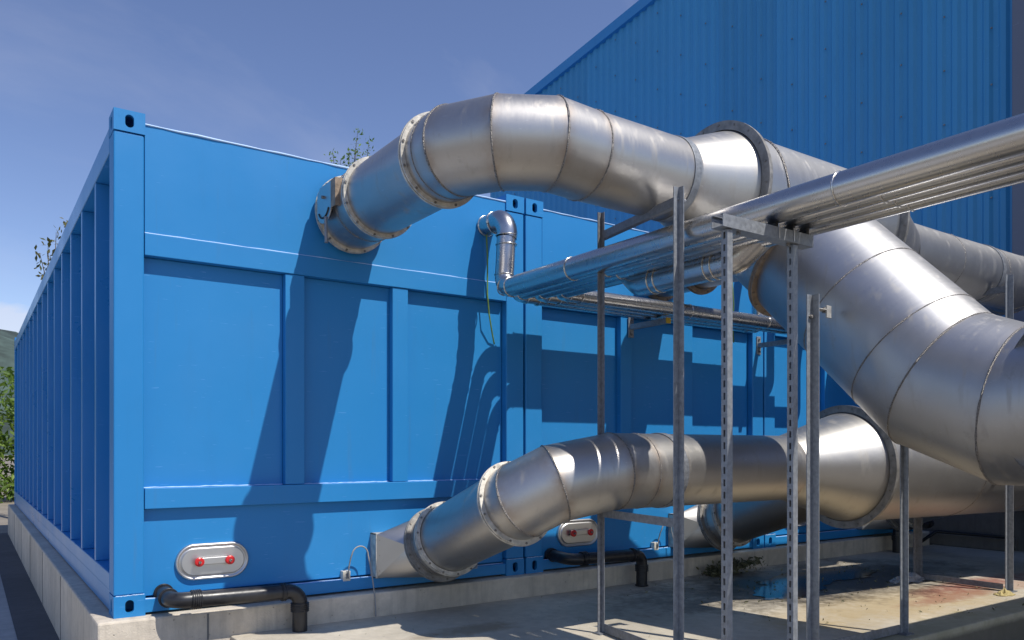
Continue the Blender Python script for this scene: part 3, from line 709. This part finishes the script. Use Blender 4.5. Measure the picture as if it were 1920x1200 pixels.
# ------------------------------------------------------------------ insulated pipes
def jacket(t, pts, r, bands=(), n=32, mat=None, name='jacket'):
    mb = MB(); tube(mb, pts, r, n, True); o = mb.build(name, mat or M['jacket'], t)
    for (c_, d) in bands:
        b2 = MB(); bead(b2, c_, d, r+0.001, 0.0045, 32, wob=0); b2.build('band', M['band'], t)
    return o
G = 'shiny insulated pipes'
t = thing('insulated_pipe', 'fattest insulated pipe, dropping from the nearest container face and running over the strut frames', 'pipe', G)
r1 = 0.068; bx = 2.40; zz = 2.035; zt = 2.535
a1 = arc((bx+0.02,0,zt), (bx+0.02,-0.26,zt), (bx+0.06,-0.26,zz), 0.105, 6)
jacket(t, [(bx+0.02,0.006,zt),(bx+0.02,-0.08,zt)]+a1+[(bx+0.022,-0.26,zt-0.14)], 0.072, [((bx+0.02,-0.01,zt),(0,1,0)),((bx+0.02,-0.12,zt),(0,1,0)),((bx+0.02,-0.135,zt-0.01),(0,1,0.1)),((bx+0.022,-0.26,zt-0.125),(0,0,1)),((bx+0.022,-0.26,zt-0.19),(0,0,1))])
a2 = arc((bx+0.02,-0.26,zt-0.1), (bx+0.0,-0.26,zz), (bx,-3.0,zz), 0.10, 6)
jacket(t, [(bx+0.022,-0.26,zt-0.14),(bx+0.01,-0.26,zz+0.15)]+a2+[(bx,-0.45,zz)], 0.066, [((bx+0.004,-0.26,zz+0.10),(0,0,1)),((bx,-0.285,zz+0.02),(0,1,0.5)),((bx,-0.36,zz),(0,1,0))])
jacket(t, [(bx,-0.45,zz),(bx,-1.02,zz),(bx,-2.83,zz),(bx,-8.0,zz)], 0.070, [((bx,-1.02,zz),(0,1,0)),((bx,-2.83,zz),(0,1,0)),((bx,-4.4,zz),(0,1,0))], 40)
cols = [(2.525, 0.050, -0.21, 5.20, 'second pipe of the bundle, becoming the wall pipe closest to the containers', -1.35),
        (2.63, 0.050, -0.32, 5.75, 'third pipe of the bundle, becoming the middle one of three wall pipes', -1.6),
        (2.735, 0.050, -0.43, 6.30, 'fourth pipe of the bundle, becoming the bright outermost wall pipe on the brackets', -1.6)]
for (x, r, yw, xe, lab, _y) in cols:
    t = thing('insulated_pipe', lab, 'pipe', G); z = 2.02
    am = arc((x,-3.0,z), (x,yw,z), (xe,yw,z), 0.09, 6)
    jacket(t, [(x,-8.0,z),(x,-2.9,z),(x,yw-0.12,z)]+am+[(x+0.2,yw,z)], r, [((x,-2.95,z),(0,1,0)),((x,yw-0.10,z),(0,1,0)),((x+0.10,yw,z),(1,0,0)),((x,-1.2,z),(0,1,0))])
    rr = 0.055
    ae = arc((x,yw,z), (xe,yw,z), (xe,yw,2.6), 0.09, 6)
    bs = [((q,yw,z),(1,0,0)) for q in (x+0.2, 4.05, 5.0)]
    jacket(t, [(x+0.2,yw,z)]+ae+[(xe,yw,z+0.35)], rr, bs)
    ae = arc((xe,yw,z), (xe,yw,2.55), (xe,0.01,2.55), 0.09, 6); jacket(t, [(xe,yw,z+0.35)]+ae+[(xe,0.008,2.55)], rr)
t = thing('insulated_pipe', 'short thick insulated pipe slung under the bundle between the tall posts', 'pipe', G)
a3 = arc((2.76,-1.12,2.05), (2.70,-1.30,1.925), (2.70,-2.2,1.925), 0.10, 6); a4 = arc((2.70,-1.3,1.925), (2.70,-2.02,1.925), (2.76,-2.18,2.06), 0.10, 6)
jacket(t, [(2.765,-1.10,2.06)]+a3+a4+[(2.765,-2.19,2.075)], 0.074, [((2.70,-1.42,1.925),(0,1,0)),((2.70,-1.47,1.925),(0,1,0)),((2.71,-1.36,1.93),(0.1,1,-.4)),((2.70,-1.85,1.925),(0,1,0)),((2.70,-1.90,1.925),(0,1,0)),((2.705,-1.98,1.93),(0,1,0.3))])

def seam_line(parent, p, q, r, ang, rad=0.0028):
    p, q = Vector(p), Vector(q); d, u, v = frame(q-p); off = (math.cos(R(ang))*u+math.sin(R(ang))*v)*r
    mb = MB(); n = 24; pts = [p.lerp(q, i/n)+off for i in range(n+1)]; tube(mb, pts, [rad*random.uniform(0.6, 1.2) for _ in pts], 6, True); mb.build('weld_seam', M['weld'], parent)
for o in list(bpy.data.objects):
    if o.name == 'exhaust_duct':
        seam_line(o, (1.373,-0.49,2.43), (1.373,-1.19,2.43), 0.217, 200); seam_line(o, (1.93,-1.70,2.42), (2.49,-1.70,2.415), 0.222, 100)
    if o.name == 'lower_duct_collector': seam_line(o, lp(0.66), lp(1.74), 0.405, 80); seam_line(o, lp(1.77), lp(2.53), 0.405, 25)
    if o.name == 'duct_collector': seam_line(o, (3.6,-2.21,1.73), (3.6,-2.47,1.47), 0.39, 150); seam_line(o, (3.6,-3.05,1.139), (3.6,-3.4,1.139), 0.39, 140)
# ------------------------------------------------------------------ wall brackets
def bracket(x, label, L=0.44, cap=True, z=1.93):
    t = thing('wall_bracket', label, 'bracket', 'brackets on the container faces'); y0 = -0.0
    mb = MB(); mb.box((x-0.03,-0.010,z-0.085),(x+0.03,-0.002,z+0.085)); mb.build('wall_plate', M['galv'], t, 0.003)
    mb = MB(); w = 0.0205
    mb.box((x-w,-L,z-w),(x+w,-0.011,z-w+0.003)); mb.box((x-w,-L,z-w+0.003),(x-w+0.003,-0.011,z+w)); mb.box((x+w-0.003,-L,z-w+0.003),(x+w,-0.011,z+w)); mb.build('arm', M['galv'], t)
    for q in (-0.06, 0.06): mb = MB(); bolts(mb, (x,-0.012,z+q), (0,-1,0), 0.0, 1, 0.012, 0.010); mb.build('bolt', M['weld'], t)
    if cap: mb = MB(); mb.box((x-w-0.002,-L-0.012,z-w-0.002),(x+w+0.002,-L-0.001,z+w+0.002)); mb.build('end_cap', M['yellow'], t, 0.002)
bracket(3.83, 'galvanised wall bracket with a yellow end cap under the wall pipes', 0.42, True, 1.93)
bracket(5.45, 'galvanised wall bracket without cap, near the joint between middle and far container', 0.44, False, 1.90)

# ------------------------------------------------------------------ strut frames
def angle(mb, x, y, z0, z1, w=0.05, t=0.005):
    """L angle post opening toward -x, -y with its corner at x, y"""
    prism(mb, [(x,y),(x-w,y),(x-w,y-t),(x-t,y-t),(x-t,y-w),(x,y-w)][::-1], 'z', z0, z1); return mb
SZ = -0.155
def post(t, x, y, z0, z1, w, mat=None, foot=True):
    mb = MB(); angle(mb, x, y, z0, z1, w); mb.build('post', mat or M['galv'], t)
    if foot: mb = MB(); mb.box((x-w-0.02,y-w-0.015,z0-0.0),(x+0.03,y+0.02,z0+0.008)); mb.build('foot_plate', M['galvd'], t)
def hbar(t, p, q, h=0.045, name='crossbar', mat=None, flat=0.035):
    """horizontal angle bar, vertical leg h tall; p,q = lower outer edge ends"""
    p, q = Vector(p), Vector(q); d = (q-p).normalized(); s = Vector((-d.y, d.x, 0)); up = Vector((0,0,1)); th = 0.005
    prof = [(0,0),(flat,0),(flat,th),(th,th),(th,h),(0,h)]; n = 6
    vs = [p+s*a+up*b for a, b in prof]+[q+s*a+up*b for a, b in prof]
    mb = MB(); mb.add(vs, [tuple(range(n))[::-1], tuple(range(n, 2*n))]+[(i, (i+1) % n, (i+1) % n+n, i+n) for i in range(n)]); return mb.build(name, mat or M['galvd'], t)
t = thing('pipe_support_frame', 'two-post angle frame carrying the upper duct and the long lower run, left of the others', 'frame', 'galvanised pipe support frames')
post(t, 2.42, -1.26, SZ, 2.32, 0.030, M['galvd']); post(t, 2.305, -1.985, SZ, 2.25, 0.038)
hbar(t, (2.42,-1.25,2.165), (2.298,-1.97,2.165)); hbar(t, (2.42,-1.25,0.53), (2.298,-1.97,0.53), mat=M['galv']); hbar(t, (2.42,-1.27,SZ+0.01), (2.298,-1.97,SZ+0.01), 0.05, 'floor_bar')
mb = MB(); bolts(mb, (2.32,-1.99,2.19), (1,0,0), 0, 1, 0.03, 0.008); mb.build('bolt', M['galv'], t)
t = thing('pipe_support_frame', 'angle frame with a clamp bracket holding the big sloping outlet pipe', 'frame', 'galvanised pipe support frames')
post(t, 2.985, -2.28, SZ, 1.735, 0.046); post(t, 3.875, -2.275, SZ, 1.16, 0.034)
hbar(t, (2.99,-2.275,SZ+0.005), (3.84,-2.275,SZ+0.005), 0.05, 'floor_bar')
mb = MB(); mb.box((2.988,-2.30,1.665),(3.13,-2.25,1.67)); mb.box((3.09,-2.30,1.625),(3.13,-2.29,1.69)); mb.build('clamp_bracket', M['flange'], t, 0.002)
mb = MB(); bolts(mb, (2.962,-2.288,1.62), (0,1,0), 0, 1, 0.012, 0.010); mb.build('bolt', M['weld'], t)
mb = MB(); bolts(mb, (3.11,-2.27,1.67), (0,0,1), 0, 1, 0.014, 0.012); mb.build('bolt', M['weld'], t)
t = thing('pipe_support_frame', 'angle frame at the right edge holding up the duct of the far container', 'frame', 'galvanised pipe support frames')
post(t, 5.89, -1.97, SZ, 2.26, 0.042); post(t, 5.86, -1.28, SZ, 2.2, 0.05, M['galvd'])
hbar(t, (5.88,-1.28,2.13), (5.86,-1.97,2.13), mat=M['galvd']); hbar(t, (5.86,-1.28,SZ+0.01), (5.86,-1.95,SZ+0.01), 0.045, 'floor_bar')
# slotted strut goalpost under the pipe bundle
t = thing('strut_goalpost', 'slotted strut goalpost whose crossbeam carries the bundle of insulated pipes', 'frame')
def slotted(x, y, z0, z1, w=0.034):
    """channel, slotted web on the -x side, closed -y flange"""
    mb = MB(); th = 0.0035; sw = 0.011; pitch_ = 0.054; sl = 0.030
    ya, yb = y-w, y; s0 = (ya+yb)/2-sw/2; s1 = s0+sw
    mb.box((x-w,ya,z0),(x-w+th,s0,z1)); mb.box((x-w,s1,z0),(x-w+th,yb,z1))
    z = z0
    while z < z1:
        mb.box((x-w,s0,z),(x-w+th,s1,min(z1, z+pitch_-sl))); z += pitch_
    mb.box((x-w+th,ya,z0),(x,ya+th,z1)); mb.box((x-w+th,yb-th,z0),(x,yb,z1)); mb.box((x-th,ya+th,z0),(x,ya+th+0.008,z1)); mb.box((x-th,yb-th-0.008,z0),(x,yb-th,z1))
    return mb
slotted(2.095,-2.47,-0.5,1.885).build('post', M['galv'], t); slotted(2.555,-2.47,-0.5,1.885).build('post', M['galv'], t)
mb = MB(); x0, x1, ya, yb, z0, z1 = 2.02, 2.66, -2.515, -2.45, 1.890, 1.945
mb.box((x0,ya,z0),(x1,ya+0.003,z1)); mb.box((x0,yb-0.003,z0),(x1,yb,z1)); mb.box((x0,ya+0.003,z0),(x1,yb-0.003,z0+0.003)); mb.box((x0,ya+0.003,z1-0.003),(x1,ya+0.016,z1)); mb.box((x0,yb-0.016,z1-0.003),(x1,yb-0.003,z1)); mb.build('crossbeam', M['galv'], t)
for q in (2.40, 2.51): mb = MB(); mb.box((q-0.004,ya-0.004,z0+0.004),(q+0.004,ya-0.001,z1+0.012)); mb.build('clip', M['hatch'], t)
for q in (2.09, 2.15, 2.50, 2.56):
    mb = MB(); bolts(mb, (q,-2.49,1.886), (0,0,1), 0, 1, 0.010, 0.010); mb.build('bolt', M['weld'], t)
for q in (2.40, 2.525, 2.63):
    mb = MB(); mb.box((q-0.010,-2.505,1.946),(q+0.010,-2.46,1.972)); mb.build('pad', M['rubber'], t)

# ------------------------------------------------------------------ black drains
def drain(pts, label, col):
    t = thing('drain_pipe', label, 'drain pipe', 'black plastic drains at the container feet'); r = 0.044
    path = [Vector(pts[0])]
    for i in range(1, len(pts)-1): path += arc(pts[i-1], pts[i], pts[i+1], 0.075, 8)
    path.append(Vector(pts[-1])); mb = MB(); tube(mb, path, r, 32, True); mb.build('pipe', M['black'], t)
    for (c_, d, ln, k) in col:
        d = Vector(d).normalized(); c_ = Vector(c_); mb = MB(); tube(mb, [c_-d*ln/2, c_+d*ln/2], r+0.0065, 32, False, caps=True); mb.build('coupling', M['black'], t)
        mb = MB()
        for q in range(k): bead(mb, c_ - d*ln/2 + d*ln*(q+0.5)/k, d, r+0.0075, 0.0035, 32, wob=0)
        mb.build('grip_ring', M['black'], t)
Z1 = 0.098
drain([(0.262,0.05,Z1+0.012),(0.262,-0.20,Z1),(0.975,-0.20,Z1-0.012),(0.975,-0.20,SZ-0.01)], 'glossy black drain pipe under the hatch of the nearest container, fully in sun',
      [((0.262,0.03,Z1+0.010),(0,-1,0),0.03,1),((0.262,-0.105,Z1+0.004),(0,-1,0),0.02,1),((0.385,-0.20,Z1-0.002),(1,0,0),0.055,5),((0.875,-0.20,Z1-0.011),(1,0,0),0.03,2),((0.975,-0.20,-0.012),(0,0,1),0.055,5)])
drain([(3.03,0.05,Z1+0.022),(3.03,-0.22,Z1+0.01),(3.745,-0.22,Z1),(3.745,-0.22,SZ-0.01)], 'black drain pipe under the hatch of the middle container, in shade',
      [((3.03,0.02,Z1+0.02),(0,-1,0),0.05,1),((3.15,-0.22,Z1+0.01),(1,0,0),0.055,4),((3.645,-0.22,Z1),(1,0,0),0.03,2),((3.745,-0.22,-0.01),(0,0,1),0.055,4),((3.745,-0.22,SZ+0.008),(0,0,1),0.012,1)])
drain([(8.12,0.05,Z1+0.03),(8.12,-0.24,Z1+0.02),(7.40,-0.24,Z1+0.01),(7.40,-0.24,SZ-0.01)], 'black drain pipe at the foot of the far container, deep in shade near the hall',
      [((8.0,-0.24,Z1+0.02),(1,0,0),0.05,3),((7.40,-0.24,0.0),(0,0,1),0.05,3)])

# ------------------------------------------------------------------ sockets and cables
def socket(ox, label):
    t = thing('junction_box', label, 'socket', 'small sockets with looped grey cables')
    x, y, z = ox+1.36, 0.045, 0.098
    mb = MB(); mb.box((x-0.030,y-0.045,z-0.020),(x+0.022,y,z+0.045)); mb.build('case', M['cream'], t, 0.004)
    mb = MB(); mb.box((x-0.010,y-0.049,z-0.004),(x+0.010,y-0.046,z+0.03)); mb.build('plug', M['galvd'], t)
    pts = [Vector((x+0.004,y-0.055,z+0.01)),Vector((x+0.004,y-0.06,z+0.07)),Vector((x+0.010,y-0.075,z+0.13))]
    for a in range(165, -1, -15): pts.append(Vector((x+0.068+0.056*math.cos(R(a)), y-0.09, z+0.145+0.060*math.sin(R(a)))))
    pts += [Vector((x+0.138,y-0.11,z+0.04)),Vector((x+0.148,-0.10,-0.03)),Vector((x+0.150,-0.105,-0.15))]
    mb = MB(); tube(mb, pts, 0.0048, 8, True); mb.build('cable', M['grey'], t)
socket(0, 'small cream socket on the nearest container with a grey cable loop'); socket(2.772, 'small socket on the middle container with a cable loop, in shade')
mb = MB(); tube(mb, [(2.412,-0.02,2.47),(2.415,-0.03,2.3),(2.425,-0.012,2.05),(2.44,-0.012,1.90),(2.49,0.02,1.76),(2.525,0.05,1.70)], 0.0055, 8, True)
tag(mb.build('earth_cable', M['green']), 'green and yellow cable hanging below the small elbow pipe on the nearest container', 'cable', 'hanging green cables')
mb = MB(); tube(mb, [(5.06,-0.02,2.47),(5.07,-0.03,2.25),(5.08,-0.012,2.05),(5.09,-0.012,1.9)], 0.005, 8, True)
tag(mb.build('earth_cable', M['green']), 'green cable on the middle container, seen between the slotted posts', 'cable', 'hanging green cables')

# ------------------------------------------------------------------ debris
def crumple(name, c, size, mat, label, cat, n=9, seed=1):
    random.seed(seed); vs = []; fs = []
    for i in range(n):
        for j in range(n):
            u, v = i/(n-1)*2-1, j/(n-1)*2-1; r = max(abs(u), abs(v)); k = 1-0.25*abs(u*v)
            vs.append((c[0]+u*size[0]*k*random.uniform(0.8, 1.1), c[1]+v*size[1]*k*random.uniform(0.8, 1.1), c[2]+0.004+size[2]*(1-r*0.95)*random.uniform(0.15, 1.0)))
    for i in range(n-1):
        for j in range(n-1): a = i*n+j; fs.append((a, a+n, a+n+1, a+1))
    mb = MB(); mb.add(vs, fs, False); o = mb.build(name, mat); tag(o, label, cat)
    so = o.modifiers.new('solid', 'SOLIDIFY'); so.thickness = 0.006
crumple('rag', (5.72,-1.28,SZ), (0.24,0.09,0.10), M['rag'], 'pale crumpled wet rag at the end of the floor bar by the puddle', 'rag', seed=5)
crumple('debris', (5.70,-2.03,SZ), (0.10,0.06,0.07), M['wood'], 'small straw-coloured heap at the foot of the rightmost post', 'debris', 8, 9)
mb = MB(); random.seed(11)
for q in range(10): leaves(mb, (4.85+random.uniform(-0.25, 0.3), -0.20+random.uniform(-0.05, 0.05), SZ+0.02+random.uniform(0, 0.07)), 90, (0.05, 0.04, 0.022), 0.020)
o = leafbuild(mb, 'weeds', M['dryleaf'], None); tag(o, 'dull weeds and leaf litter along the foundation foot behind the posts', 'weeds', kind='stuff')
mb = MB()
for q in range(300):
    x = random.uniform(3.5, 6.3); y = random.uniform(-1.3, -0.25) if random.random() < 0.5 else random.uniform(-2.3, -0.2)
    leaves(mb, (x, y, SZ+0.008), 1, (0.02, 0.02, 0.001), random.uniform(0.006, 0.016))
for q in range(160): leaves(mb, (random.uniform(0.7, 7), random.uniform(-2.3, -0.15), SZ+0.006), 1, (0.02, 0.02, 0.001), random.uniform(0.003, 0.008))
o = leafbuild(mb, 'leaf_litter', M['dryleaf'], None); tag(o, 'scattered dry leaf bits on the concrete slab', 'leaf litter', kind='stuff')
mb = MB(); tube(mb, [(7.9,-0.2,-0.10),(8.36,-0.15,-0.0),(8.38,-0.9,0.0),(8.38,-0.95,-0.13)], 0.018, 8, True)
tag(mb.build('hose', M['rubber']), 'thin black hose lying on the kerb at the foot of the hall', 'hose')
